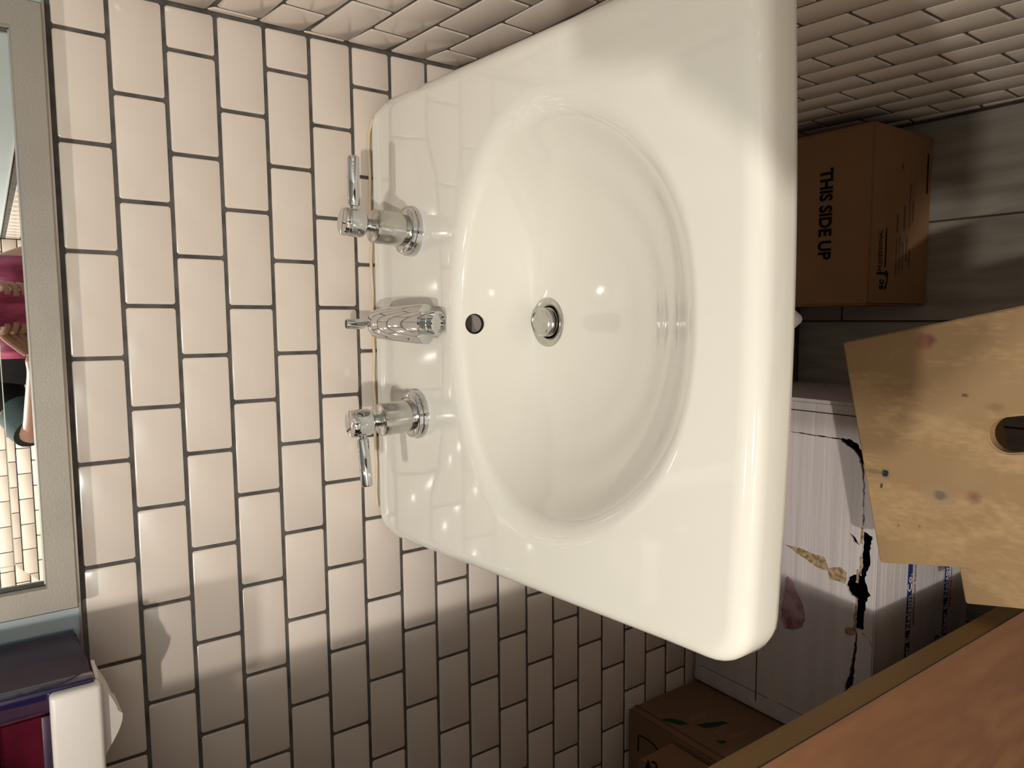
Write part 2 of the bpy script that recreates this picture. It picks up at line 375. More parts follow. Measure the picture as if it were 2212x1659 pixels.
# ------------------------------------------------------------------ wall mirror
mir = root('wall_mirror', 'wall mirror in a wide dull nickel frame above the tiled wall', 'mirror')
MX0, MX1, MZ0, MZ1, FWD = -0.617, -0.033, 0.0042, 0.80, 0.0268
def frame_side(p0, p1, q0, q1):
    """mitred member: outer edge p0-p1, inner edge q0-q1 (x, z)"""
    bm = bmesh.new(); prof = [(0.0, 0.0), (0.0, -0.0165), (0.05, -0.018), (0.95, -0.018), (1.0, -0.0165), (1.0, 0.0)]
    a, b_ = [], []
    for t, y in prof:
        a.append(bm.verts.new((p0[0] + (q0[0] - p0[0]) * t, y, p0[1] + (q0[1] - p0[1]) * t)))
        b_.append(bm.verts.new((p1[0] + (q1[0] - p1[0]) * t, y, p1[1] + (q1[1] - p1[1]) * t)))
    for i in range(len(prof)): j = (i + 1) % len(prof); bm.faces.new((a[i], a[j], b_[j], b_[i]))
    bm.faces.new(a); bm.faces.new(b_[::-1])
    link('frame_member', bm, FRAME, mir)
o4 = [(MX0, MZ0), (MX1, MZ0), (MX1, MZ1), (MX0, MZ1)]; i4 = [(MX0 + FWD, MZ0 + FWD), (MX1 - FWD, MZ0 + FWD), (MX1 - FWD, MZ1 - FWD), (MX0 + FWD, MZ1 - FWD)]
for k in range(4): frame_side(o4[k], o4[(k + 1) % 4], i4[k], i4[(k + 1) % 4])
BV = 0.0235; T0, T1 = -0.0047, -0.0048
g4 = [(x + (0.001 if x < -0.3 else -0.001), z + (0.001 if z < 0.4 else -0.001)) for x, z in i4]
h4 = [(x + (BV if x < -0.3 else -BV), z + (BV if z < 0.4 else -BV)) for x, z in i4]
bm = bmesh.new(); vs = [bm.verts.new((x, T1, z)) for x, z in h4]; bm.faces.new(vs); link('mirror_glass', bm, MIRROR, mir)
bm = bmesh.new()
for k in range(4):
    j = (k + 1) % 4
    bm.faces.new([bm.verts.new(p) for p in ((g4[k][0], T0, g4[k][1]), (g4[j][0], T0, g4[j][1]), (h4[j][0], T1 + 0.00001, h4[j][1]), (h4[k][0], T1 + 0.00001, h4[k][1]))])
link('bevelled_edge', bm, MIRROR, mir)
for k in range(4):      # pale strip painting the bright glint where the bevel's slope starts
    j = (k + 1) % 4; (ax, az), (cx_, cz) = h4[k], h4[j]; e = 0.0004
    bm = bmesh.new(); bbox(bm, min(ax, cx_) - e, max(ax, cx_) + e, T1 - 0.0004, T1 + 0.0005, min(az, cz) - e, max(az, cz) + e); link('glint_line', bm, GLINE, mir)
bm = bmesh.new(); bbox(bm, MX0 + 0.004, MX1 - 0.004, -0.0032, -0.0002, MZ0 + 0.004, MZ1 - 0.004); link('backing_board', bm, MIRROR_EDGE, mir)
for k in range(4):      # thin polished edge between glass and frame
    j = (k + 1) % 4; e = 0.0009
    bm = bmesh.new(); (ax, az), (cx_, cz) = i4[k], i4[j]
    bbox(bm, min(ax, cx_) - (0 if abs(ax - cx_) > .01 else e), max(ax, cx_) + (0 if abs(ax - cx_) > .01 else e), -0.0100, -0.0035,
         min(az, cz) - (0 if abs(az - cz) > .01 else e), max(az, cz) + (0 if abs(az - cz) > .01 else e))
    link('inner_lip', bm, TRIM if k == 0 else MIRROR_EDGE, mir)

# ------------------------------------------------------------------ paper towel dispenser
dis = root('towel_dispenser', 'translucent dark red and purple dispenser with a white push lever at the tile edge', 'dispenser')
DX1, DX0, DY, DZ0, DZ1 = -0.6435, -0.93, -0.128, 0.0035, 0.42
def loft_box(name, prof, x0, x1, m, bev=0.004):
    bm = bmesh.new(); a = [bm.verts.new((x0, y, z)) for y, z in prof]; b_ = [bm.verts.new((x1, y, z)) for y, z in prof]
    bm.faces.new(a); bm.faces.new(b_[::-1])
    for i in range(len(prof)): j = (i + 1) % len(prof); bm.faces.new((a[i], b_[i], b_[j], a[j]))
    bmesh.ops.bevel(bm, geom=list(bm.edges), offset=bev, segments=3, affect='EDGES'); return link(name, bm, m, dis, auto=40)
loft_box('side_cover', [(-0.0005, 0.008), (-0.085, 0.0045), (DY, 0.0035), (DY - 0.004, 0.16), (-0.105, DZ1), (-0.0005, DZ1)], DX1 - 0.022, DX1, PURPLE_PLASTIC)
loft_box('front_cover', [(-0.0005, 0.008), (-0.085, 0.006), (DY + 0.004, 0.006), (DY, 0.16), (-0.10, DZ1 - 0.004), (-0.0005, DZ1 - 0.004)], DX0, DX1 - 0.0215, RED_PLASTIC)
box('corner_rib', DX1 - 0.010, DX1 + 0.0004, DY - 0.002, DY + 0.014, 0.003, 0.16, BLUE_PLASTIC, dis, 0.002)
box('rear_rib', DX1 - 0.012, DX1 + 0.0006, -0.014, -0.0005, 0.009, 0.40, BLUE_PLASTIC, dis, 0.002)
for zz in (0.035, 0.075): box('inner_rail', DX0 + 0.02, DX1 - 0.024, DY - 0.0012, DY + 0.002, zz, zz + 0.009, PURPLE_PLASTIC, dis, 0.0008)
# white lever block
box('lever_block', -0.742, -0.6475, DY - 0.0115, DY + 0.006, -0.0015, 0.0375, WHITE_PLASTIC, dis, 0.004, 3)
bm = bmesh.new(); A, B = [], []
n = 20
for i in range(n + 1):
    t = i / n; x = -0.6475 - 0.078 * t; h = 0.0135 * math.sin(math.pi * min(1, t / 1.02)) ** 1.5 * (1.25 if t > 0.45 else 1)
    A.append((x, h))
top = [bm.verts.new((x, DY + 0.004, -0.001 - h)) for x, h in A] ; bot = [bm.verts.new((x, -0.082, -0.001 - h * 0.9)) for x, h in A]
tu = [bm.verts.new((x, DY + 0.004, 0.002)) for x, h in A]; bu = [bm.verts.new((x, -0.082, 0.002)) for x, h in A]
for i in range(n):
    for a, b_ in ((top, bot), (tu, top), (bot, bu), (bu, tu)): bm.faces.new((a[i], a[i + 1], b_[i + 1], b_[i]))
bm.faces.new((top[0], bot[0], bu[0], tu[0])); bm.faces.new((top[n], tu[n], bu[n], bot[n]))
link('lever_nose', bm, WHITE_PLASTIC, dis, auto=50)

# ------------------------------------------------------------------ sink
sink = root('wall_sink', 'white porcelain wall basin with three tap holes against the tiled wall', 'sink')
ZR = -0.335; NPHI = 320
OUT = [(-0.070, -0.0015), (-0.600, -0.0015)]
def outline():
    """outer edge of the basin seen from above, clockwise list of (x, y, fillet radius)"""
    pts = []
    def arc(cx, cy, r, a0, a1, f0, f1, n=10):
        for i in range(n + 1):
            t = i / n; a = math.radians(a0 + (a1 - a0) * t); pts.append((cx + r * math.cos(a), cy + r * math.sin(a), f0 + (f1 - f0) * t))
    arc(-0.100, -0.0365, 0.035, 90, 0, 0.010, 0.016)
    for i in range(1, 12): t = i / 12; pts.append((-0.065 - 0.024 * t, -0.0365 - 0.486 * t, 0.016))
    arc(-0.089 - 0.036, -0.5225, 0.036, 0, -82, 0.014, 0.015)
    x0, y0 = pts[-1][:2]; x1 = -0.569 + 0.036 - 0.036 * math.sin(math.radians(12)) ; x1 = -0.540
    for i in range(1, 14):
        t = i / 14; pts.append((x0 + (x1 - x0) * t, y0 - 0.006 * math.sin(math.pi * t), 0.015))
    arc(-0.571 + 0.036, -0.5225, 0.036, -98, -180, 0.015, 0.014)
    for i in range(1, 12): t = i / 12; pts.append((-0.571 - 0.035 * t, -0.5225 + 0.486 * t, 0.016))
    arc(-0.606 + 0.035, -0.0365, 0.035, 180, 90, 0.016, 0.010)
    return pts
OL = outline(); SC = Vector((-0.334, -0.320))
def ray_out(phi):
    d = Vector((math.cos(phi), math.sin(phi))); best = None
    for i in range(len(OL)):
        a = Vector(OL[i][:2]) - SC; b_ = Vector(OL[(i + 1) % len(OL)][:2]) - SC; e = b_ - a
        den = d.x * e.y - d.y * e.x
        if abs(den) < 1e-12: continue
        t = (a.x * e.y - a.y * e.x) / den; s = (a.x * d.y - a.y * d.x) / den
        if t > 0 and -1e-6 <= s <= 1 + 1e-6 and (best is None or t < best[0]): best = (t, OL[i][2] * (1 - s) + OL[(i + 1) % len(OL)][2] * s)
    return SC + d * best[0], best[1], d
FC = (0.17217, -0.00404, -0.0149, 0.00565, -0.00075, -0.00184); BC = Vector((-0.3335, -0.352))
def basin_r(th): return sum(c * math.cos(k * (th + math.pi / 2)) for k, c in enumerate(FC))
DRX, DRY, DRZ, DRR = -0.3335, -0.2290, -0.4300, 0.0235
def ring_basin(phi):
    th = phi; return BC + Vector((math.cos(th), math.sin(th))) * basin_r(th)
def deck_z(x, y):
    z = ZR
    t = max(0.0, min(1.0, (y + 0.022) / 0.010)); t = t * t * (3 - 2 * t); z += 0.0045 * t        # low rear ledge
    cx_ = max(0.0, 1 - ((x + 0.334) / 0.20) ** 4); cy_ = max(0.0, 1 - ((y + 0.095) / 0.075) ** 2)
    z -= 0.0030 * cx_ * cy_                                                                # shallow dish around the taps
    return z
phis = []
for i in range(NPHI): phis.append(2 * math.pi * i / NPHI)
# concentrate rays on corners a little by warping
rings = []
OUTD = [ray_out(p) for p in phis]
def nrm_in(i):
    a = OUTD[(i - 1) % NPHI][0]; b_ = OUTD[(i + 1) % NPHI][0]; t = (b_ - a).normalized(); return Vector((-t.y, t.x))
NIN = [nrm_in(i) for i in range(NPHI)]
def add(fn): rings.append([fn(i) for i in range(NPHI)])
def outer(ins, dz, absz=None):
    def f(i):
        p, fr, d = OUTD[i]; q = p + NIN[i] * (ins if ins >= 0 else 0)
        return (q.x, q.y, absz if absz is not None else ZR + dz)
    return f
DC = Vector((DRX, DRY))
def lerp(a, b_, t): return a + (b_ - a) * t
# underside
add(lambda i: (DRX + DRR * math.cos(phis[i]), DRY + DRR * math.sin(phis[i]), -0.470))
add(lambda i: (DRX + 0.045 * math.cos(phis[i]), DRY + 0.045 * math.sin(phis[i]), -0.470))
for t, z in ((0.35, -0.462), (0.6, -0.445), (0.85, -0.415), (0.98, -0.392)):
    add(lambda i, t=t, z=z: (*(lerp(DC + Vector((math.cos(phis[i]), math.sin(phis[i]))) * 0.045, OUTD[i][0] + NIN[i] * 0.012, t)), z))
add(outer(0.006, 0, -0.380)); add(outer(0.0015, 0, -0.374)); add(outer(0.0, 0, -0.368))
# skirt and rounded top edge
for k in range(0, 8):
    a = math.pi / 2 * k / 7
    def f(i, a=a):
        p, fr, d = OUTD[i]; q = p + NIN[i] * (fr * (1 - math.cos(a))); z = deck_z(q.x, q.y)
        return (q.x, q.y, z - fr * (1 - math.sin(a)))
    add(f)
# top surface to the basin lip
LIPR = 0.013
def lipr(i): f = max(0.0, -math.sin(phis[i])); return 0.0145 - 0.0085 * min(1.0, f * 1.3)
def top_pt(i, t):
    p, fr, d = OUTD[i]; a = p + NIN[i] * fr; e = ring_basin(phis[i]); out = (e - BC).normalized()
    b_ = e + out * lipr(i); q = lerp(a, b_, t); return q
for t in (0.04, 0.09, 0.15, 0.22, 0.30, 0.40, 0.5, 0.6, 0.7, 0.8, 0.9, 0.96, 1.0):
    add(lambda i, t=t: (*(top_pt(i, t)), deck_z(*top_pt(i, t))))
def wall_pt(i, s):
    e = ring_basin(phis[i]); c = DC + Vector((math.cos(phis[i]), math.sin(phis[i]))) * DRR
    run = (e - c).length
    q = lerp(e, c, s); dep = DRZ - ZR
    dz = dep * (1 - (1 - s) ** 2.6) * (0.94 + 0.06 * s)
    # faint steps moulded into the front of the bowl
    fr = max(0.0, min(1.0, 0.35 - math.sin(phis[i]))) * min(1, run / 0.2) ** 2
    dz += 0.0021 * fr * math.sin(s * 30) * math.exp(-s * 2.6)
    return q, ZR + dz
for k in (1, 2, 3, 4):
    def f(i, k=k):
        e = ring_basin(phis[i]); out = (e - BC).normalized(); u = k / 5.0
        a = e + out * lipr(i); za = deck_z(a.x, a.y); q1, z1 = wall_pt(i, 0.04)
        m_ = e + out * lipr(i) * 0.22; zm = za - 0.0006
        q = a * (1 - u) ** 2 + m_ * 2 * u * (1 - u) + q1 * u * u; z = za * (1 - u) ** 2 + zm * 2 * u * (1 - u) + z1 * u * u
        return (q.x, q.y, z)
    add(f)
for s in (0.04, 0.065, 0.09, 0.115, 0.14, 0.17, 0.20, 0.23, 0.26, 0.29, 0.33, 0.37, 0.41, 0.46, 0.51, 0.56, 0.66, 0.76, 0.85, 0.92, 0.97, 1.0):
    add(lambda i, s=s: (*(wall_pt(i, s)[0]), wall_pt(i, s)[1]))
bm = bmesh.new(); R_ = [[bm.verts.new(p) for p in r] for r in rings]
for a in range(len(R_)):
    b_ = (a + 1) % len(R_)
    for i in range(NPHI): j = (i + 1) % NPHI; bm.faces.new((R_[a][i], R_[a][j], R_[b_][j], R_[b_][i]))
basin = link('basin', bm, CERAMIC, sink, smooth=True)
OVP = Vector((-0.3347, -0.2005, -0.3555)); OVN = Vector((0, -0.95, 0.31)).normalized()
bm = bmesh.new(); lathe_bm(bm, OVP - OVN * 0.0145, OVN, [(0, 0), (0, 0.0108), (0.05, 0.0108), (0.05, 0)], 32)
cut = link('cutter', bm, DARK); boolean(basin, [cut])
basin.data.set_sharp_from_angle(angle=math.radians(48))
lathe('overflow_sleeve', OVP - OVN * 0.0140, OVN, [(0, 0), (0.0002, 0.0106), (0.0085, 0.0106)], DARK, sink, 32)  # dark lining: shade inside the overflow hole put into its colour
lathe('overflow_back', OVP - OVN * 0.0139, (OVN + Vector((0, 0, 0.5))).normalized(), [(0, 0.0), (0.0005, 0.0098)], mat('shaded_grey_hollow', (0.16, 0.13, 0.11), 0.6), sink, 32)  # grey disc, the hole's fainter shade painted in its colour
# drain
lathe('drain_flange', (DRX, DRY, DRZ - 0.001), (0, 0, 1), [(-0.02, 0.0170), (-0.0015, 0.0170), (0.0008, 0.0177), (0.0022, 0.0200), (0.0034, 0.0238), (0.0030, 0.0258), (0.0006, 0.0268)], CHROME_DULL, sink, 56)
lathe('drain_cup', (DRX, DRY, DRZ - 0.018), (0, 0, 1), [(0, 0), (0, 0.0172)], DARK, sink, 40)
st_ = Vector((0.00, -0.06, 1)).normalized()
stop = lathe('drain_stopper', Vector((DRX + 0.0003, DRY + 0.0005, DRZ - 0.0115)), st_,
             [(0, 0.006), (0.006, 0.006), (0.007, 0.0154), (0.0118, 0.0157), (0.0125, 0.0143), (0.0143, 0.0143), (0.0150, 0.0158), (0.0205, 0.0156), (0.0228, 0.0148), (0.0236, 0.0138), (0.0234, 0.0130), (0.0226, 0.0122), (0.0224, 0)], CHROME_DULL, sink, 48)
lathe('stopper_ring', Vector((DRX + 0.0003, DRY + 0.0005, DRZ - 0.0115)), st_, [(0.0122, 0.0140), (0.0128, 0.0149), (0.0140, 0.0149), (0.0146, 0.0140)], BLACK, stop, 40)
# waste pipe and trap below
tp = [(DRX, DRY, -0.472), (DRX, DRY, -0.56), (DRX, DRY, -0.66)]
for a in range(0, 181, 20): tp.append((DRX, -0.265 + 0.036 * math.cos(math.radians(a)) * 1, -0.70 - 0.045 * math.sin(math.radians(a))))
tp += [(DRX, -0.302, -0.66), (DRX, -0.29, -0.625), (DRX, -0.24, -0.612), (DRX, -0.12, -0.610), (DRX, -0.003, -0.610)]
# trap body reaches forward: rounded cone seen under the front edge
tube('waste_pipe', [(DRX, DRY, -0.462), (DRX, DRY, -0.60), (DRX, DRY, -0.70), (DRX, DRY + 0.015, -0.735), (DRX, DRY + 0.06, -0.75), (DRX, DRY + 0.10, -0.735), (DRX, DRY + 0.115, -0.69), (DRX, DRY + 0.13, -0.655), (DRX, -0.003, -0.65)], 0.018, PVC, sink)
lathe('trap_cap', (-0.332, -0.290, -0.735), Vector((0, -0.25, -0.97)), [(-0.03, 0.0), (-0.03, 0.030), (0.0, 0.030), (0.012, 0.027), (0.048, 0.006), (0.052, 0.0)], PVC, sink, 32)
tube('trap_arm', [(DRX, DRY, -0.72), (-0.332, -0.27, -0.725), (-0.332, -0.289, -0.733)], 0.016, PVC, sink)
# caulk bead along the wall
cp = [(-0.612 + 0.0 , -0.040, -0.3375), (-0.606, -0.020, -0.3365), (-0.592, -0.006, -0.3345), (-0.570, -0.0012, -0.3305)]
for i in range(1, 24): cp.append((-0.570 + 0.468 * i / 24, -0.0012, -0.3300 + 0.0008 * math.sin(i * 1.7)))
cp += [(-0.102, -0.0012, -0.3305), (-0.085, -0.004, -0.3345)]
tube('caulk_bead', cp[3:], 0.0022, CAULK, sink, 8)
blob = tube('caulk_smear', [(-0.1000, -0.003, -0.338), (-0.087, -0.012, -0.3405), (-0.077, -0.022, -0.343)], [0.004, 0.006, 0.004], CAULK, sink, 10)

# ------------------------------------------------------------------ taps
def tap_handle(base, tilt, lever_dir, label):
    r = root('basin_tap', label, 'tap', 'lever tap handles beside the spout')
    ax = Vector(tilt).normalized(); p = Vector(base)
    K = 1.15
    def st(pr): return [(h * K if h > 0.0115 else h, q) for h, q in pr]
    lathe('base_ring', p, ax, [(-0.004, 0.0), (-0.004, 0.0280), (0.0035, 0.0280), (0.0052, 0.0274), (0.0060, 0.0262), (0.0100, 0.0255), (0.0108, 0.0245), (0.0112, 0.0190), (0.0112, 0)], CHROME, r, 64)
    lathe('barrel', p, ax, st([(0.0105, 0.0178), (0.0140, 0.0185), (0.0395, 0.0187), (0.0410, 0.0182), (0.0414, 0.0170), (0.0414, 0)]), CHROME_DULL, r, 56)
    lathe('neck', p, ax, st([(0.0410, 0.0088), (0.0422, 0.0086), (0.0424, 0.0074), (0.0475, 0.0070), (0.050, 0.0085), (0.0515, 0.011)]), CHROME, r, 40)
    lathe('hub', p, ax, st([(0.0495, 0.0), (0.0495, 0.0105), (0.0515, 0.0140), (0.0535, 0.0150), (0.0672, 0.0152), (0.0678, 0.0145), (0.0684, 0.0152), (0.0708, 0.0152), (0.0722, 0.0142), (0.0727, 0.0128), (0.0726, 0.0)]), CHROME, r, 56)
    ld_ = Vector(lever_dir).normalized(); c = p + ax * 0.0605 * K
    lathe('lever', c, ld_, [(0.012, 0.0045), (0.0175, 0.0045), (0.0182, 0.0060), (0.0195, 0.0066), (0.0685, 0.0066), (0.0702, 0.0058), (0.0708, 0.0045), (0.0708, 0)], CHROME, r, 40)
    return r
zd = ZR - 0.0015
tap_handle((-0.2300, -0.0955, zd), (0.075, 0.0, 1), (0.998, -0.035, 0.0), 'chrome tap handle with its lever pointing to the tiled side wall')
tap_handle((-0.4395, -0.1025, zd), (-0.055, 0.0, 1), (-0.985, -0.16, 0.0), 'chrome tap handle with its lever pointing away from the side wall, nearer the dispenser')
# spout
sp = root('tap_spout', 'chrome basin spout with lift rod between the two tap handles', 'spout')
SX = -0.3348
spine = [((-0.0660, zd - 0.002), 0.0208, 0.0212), ((-0.0660, zd + 0.004), 0.0208, 0.0212), ((-0.0662, zd + 0.010), 0.0206, 0.0210), ((-0.0672, zd + 0.0165), 0.0200, 0.0205),
         ((-0.0698, zd + 0.0230), 0.0188, 0.0195), ((-0.0745, zd + 0.0285), 0.0178, 0.0182), ((-0.0815, zd + 0.0320), 0.0174, 0.0168), ((-0.0910, zd + 0.0333), 0.0176, 0.0155), ((-0.1040, zd + 0.0326), 0.0184, 0.0146),
         ((-0.1200, zd + 0.0300), 0.0194, 0.0139), ((-0.1370, zd + 0.0266), 0.0204, 0.0134), ((-0.1530, zd + 0.0230), 0.0213, 0.0131), ((-0.1650, zd + 0.0202), 0.0213, 0.0130)]
bm = bmesh.new(); rr = []
for k, ((y, z), wx, hh) in enumerate(spine):
    a = spine[max(0, k - 1)][0]; b_ = spine[min(len(spine) - 1, k + 1)][0]
    t = Vector((0, b_[0] - a[0], b_[1] - a[1])).normalized()
    if k < 1: t = Vector((0, 0, 1))
    up = Vector((1, 0, 0)).cross(t); n = 48; ring = []
    for i in range(n):
        a_ = 2 * math.pi * i / n; c_, s_ = math.cos(a_), math.sin(a_); e = 0.94
        ring.append(bm.verts.new(Vector((SX, y, z)) + Vector((1, 0, 0)) * (wx * math.copysign(abs(c_) ** e, c_)) + up * (hh * math.copysign(abs(s_) ** e, s_))))
    rr.append(ring)
for a, b_ in zip(rr, rr[1:]):
    for i in range(48): bm.faces.new((a[i], a[(i + 1) % 48], b_[(i + 1) % 48], b_[i]))
bm.faces.new(rr[0][::-1]); bm.faces.new(rr[-1])
link('spout_body', bm, CHROME, sp, auto=55)
lathe('aerator', (SX + 0.0010, -0.1635, zd + 0.0190), Vector((0, -0.93, -0.36)), [(-0.004, 0.0), (-0.004, 0.0128), (0.0085, 0.0128), (0.0092, 0.0122), (0.0098, 0.0128), (0.0165, 0.0128), (0.0172, 0.0120), (0.0172, 0.0105), (0.014, 0.010), (0.014, 0)], CHROME, sp, 48)
lathe('lift_rod', (SX, -0.0440, zd + 0.016), (0, 0, 1), [(0, 0.0024), (0.018, 0.0024), (0.022, 0.0055), (0.0235, 0.0060), (0.0425, 0.0060), (0.0435, 0.0052), (0.0436, 0)], CHROME, sp, 32)

# ------------------------------------------------------------------ things under the sink
def carton(name, label, x0, x1, y0, y1, z0, z1, m, group=None, t=0.004):
    r = root(name, label, 'box', group)
    bm = bmesh.new(); bbox(bm, x0, x1, y0, y1, z0, z1)
    bmesh.ops.bevel(bm, geom=list(bm.edges), offset=0.0035, segments=2, affect='EDGES')
    link('body', bm, m, r, auto=40); return r
b1 = carton('cardboard_box', 'brown cardboard box printed THIS SIDE UP on the floor in the corner', -0.3115, -0.030, -0.243, -0.030, FLOOR, -1.057, CARD, 'cardboard boxes under the sink')
zt = -1.0565
text('printed_text', 'THIS SIDE UP', 0.0300, (-0.0905, -0.1560, zt), (-1, 0.0, 0), (0, -1, 0), BLACK, b1, offset=0.0011, sx=0.84)
yf = -0.2435
text('printed_text', 'PROFESSIONAL', 0.0150, (-0.2580, yf, -1.0925), (1, 0, 0.020), (0, 0, 1), BLACK, b1, sx=0.63)
text('printed_text', 'sc', 0.026, (-0.2875, yf, -1.1000), (1, 0, 0), (0, 0, 1), BLACK, b1, offset=0.0007, sx=0.78)
text('printed_text', 'j', 0.034, (-0.2645, yf, -1.1000), (1, 0, 0), (0, 0, 1), BLACK, b1, offset=0.0009, sx=0.9)
def strip(nm, x0, x1, z0, z1, m=FAINT_INK, parent=b1, y=yf): box(nm, x0, x1, y - 0.0003, y + 0.001, z0, z1, m, parent)
sw = [(-0.288, -1.1065), (-0.283, -1.1035), (-0.272, -1.1085), (-0.261, -1.1085), (-0.2565, -1.1020), (-0.2565, -1.108), (-0.261, -1.1125), (-0.272, -1.1115), (-0.283, -1.1085)]
decal('logo_swoosh', sw, BLACK, b1, (0, yf, 0), (1, 0, 0), (0, 0, 1), (0, -1, 0), 0.0004)
strip('small_print', -0.252, -0.190, -1.1045, -1.1015, BLACK)
for x0, x1, z in ((-0.265, -0.205, -1.138), (-0.195, -0.165, -1.138), (-0.260, -0.200, -1.148), (-0.255, -0.210, -1.158), (-0.190, -0.150, -1.160), (-0.24, -0.20, -1.170), (-0.185, -0.115, -1.176), (-0.25, -0.22, -1.180), (-0.175, -0.14, -1.186), (-0.095, -0.085, -1.148)):
    strip('small_print', x0, x1, z, z + 0.0035)
strip('small_print', -0.170, -0.095, -1.196, -1.190, BROWN_INK); strip('small_print', -0.105, -0.088, -1.184, -1.174, BROWN_INK)
strip('small_print', -0.125, -0.060, -1.2305, -1.2265, BLACK)

# white corrugated box with torn lid
WX0, WX1, WY0, WY1, WZ = -0.972, -0.458, -0.331, -0.006, -0.945
b2 = root('torn_box', 'white corrugated box with a torn lid and blue printed bands under the sink', 'box', 'cardboard boxes under the sink')
bm = bmesh.new()
for a in ((WX0, WX1, WY0, WY0 + 0.004, FLOOR, WZ - 0.003), (WX0, WX1, WY1 - 0.004, WY1, FLOOR, WZ - 0.004), (WX0, WX0 + 0.004, WY0 + .004, WY1 - .004, FLOOR, WZ - 0.004), (WX1 - 0.004, WX1, WY0 + .004, WY1 - .004, FLOOR, WZ - 0.004)): bbox(bm, *a)
link('body', bm, WCARD, b2)
bm = bmesh.new(); bbox(bm, WX0, WX1, WY0, WY1 - 0.002, WZ - 0.0035, WZ)
bmesh.ops.bevel(bm, geom=[e for e in bm.edges if all(v.co.z > WZ - 0.001 for v in e.verts)], offset=0.0018, segments=2, affect='EDGES')
lid = link('lid', bm, WCARD, b2)
def rag(pts, amp=0.0011, n=5):
    out = []; rnd = random.Random(len(pts))
    for i in range(len(pts)):
        a = Vector(pts[i]); b_ = Vector(pts[(i + 1) % len(pts)]); m_ = max(1, int((b_ - a).length / 0.0035))
        t = (b_ - a).normalized(); nn = Vector((-t.y, t.x))
        for k in range(m_):
            p = lerp(a, b_, k / m_) + (nn * rnd.uniform(-amp, amp) if k else Vector((0, 0))); out.append((p.x, p.y))
    return out
HA = [(-0.6375, -0.3090), (-0.6423, -0.3230), (-0.6677, -0.3204), (-0.6846, -0.3219), (-0.6966, -0.3164), (-0.7092, -0.3152), (-0.7235, -0.3201), (-0.729, -0.3246), (-0.7341, -0.3197), (-0.7453, -0.3175), (-0.7671, -0.3158), (-0.7831, -0.3156), (-0.7854, -0.3042), (-0.7716, -0.3027), (-0.7532, -0.3046), (-0.7409, -0.3042), (-0.7367, -0.2951), (-0.7248, -0.2873), (-0.7113, -0.2904), (-0.7057, -0.2974), (-0.7036, -0.3044), (-0.6934, -0.3093), (-0.6761, -0.3086), (-0.6584, -0.3096)]
HB = [(-0.4900, -0.2680), (-0.5079, -0.2700), (-0.5085, -0.283), (-0.5132, -0.2937), (-0.5214, -0.3003), (-0.5312, -0.3027), (-0.5529, -0.3067), (-0.5850, -0.3090), (-0.63, -0.3105), (-0.6300, -0.3085), (-0.5850, -0.3073), (-0.5532, -0.3047), (-0.5335, -0.3008), (-0.5251, -0.2963), (-0.5182, -0.2876), (-0.5132, -0.279)]
HB = [(-0.5079, -0.2700), (-0.5065, -0.283), (-0.5110, -0.2950), (-0.5200, -0.3020), (-0.5312, -0.3045), (-0.5529, -0.3080), (-0.5850, -0.3093), (-0.63, -0.3106), (-0.6300, -0.3088), (-0.5850, -0.3073), (-0.5532, -0.3047), (-0.5335, -0.2995), (-0.5251, -0.2935), (-0.5182, -0.2846), (-0.5122, -0.272)]
HC = [(-0.7905, -0.3042), (-0.7898, -0.3071), (-0.8094, -0.3069), (-0.8294, -0.3058), (-0.8456, -0.3045), (-0.8716, -0.3036), (-0.8883, -0.2903), (-0.8699, -0.2936), (-0.846, -0.2986), (-0.8232, -0.3016)]
CR1 = [(-0.6900, -0.1843), (-0.6915, -0.2150), (-0.7000, -0.2480), (-0.7030, -0.2560), (-0.7080, -0.2590), (-0.7055, -0.2440), (-0.6985, -0.2200), (-0.6925, -0.1960)]
CR2 = [(-0.7260, -0.3240), (-0.7290, -0.3290), (-0.7245, -0.3310), (-0.7275, -0.3225)]
CR3 = [(-0.7870, -0.3150), (-0.7980, -0.3270), (-0.8060, -0.3300), (-0.7950, -0.3240), (-0.7890, -0.3140)]
CR4 = [(-0.6420, -0.3070), (-0.6300, -0.2990), (-0.6290, -0.3003), (-0.6400, -0.3090)]
CR5 = [(-0.6500, -0.2985), (-0.6600, -0.3060), (-0.6560, -0.2955), (-0.6440, -0.2890)]
CR6 = [(-0.5080, -0.2720), (-0.5000, -0.2690), (-0.4880, -0.2700), (-0.4880, -0.2712), (-0.5000, -0.2703), (-0.5070, -0.2732)]
PF = [(-0.5070, -0.1800), (-0.5080, -0.2715), (-0.5095, -0.2715), (-0.5083, -0.1800)]
cuts = []
for k, pts in enumerate((HA, HB, HC, CR1, CR3, CR5, PF)):
    bm = bmesh.new(); poly_slab(bm, rag(pts, 0.0011 if k < 3 else 0.0005), Vector((0, 0, WZ - 0.02 - 0.0007 * k)), Vector((1, 0, 0)), Vector((0, 1, 0)), Vector((0, 0, 1)), 0.04)
    cuts.append(link('cutter', bm, DARK))
boolean(lid, cuts)
Z3 = WZ + 0.0001
B1 = [(-0.6895, -0.1850), (-0.6885, -0.2091), (-0.692, -0.2371), (-0.692, -0.2507), (-0.7028, -0.2577), (-0.7118, -0.2581), (-0.7114, -0.2437), (-0.7053, -0.2258), (-0.6995, -0.2095)]
B2 = [(-0.708, -0.2589), (-0.7026, -0.2681), (-0.7003, -0.2791), (-0.7051, -0.2875), (-0.7177, -0.2871), (-0.7236, -0.2855), (-0.7221, -0.2725), (-0.7237, -0.2614), (-0.7152, -0.2591)]
B3 = [(-0.7894, -0.2881), (-0.784, -0.3032), (-0.7919, -0.3062), (-0.7993, -0.2957), (-0.7984, -0.2884)]
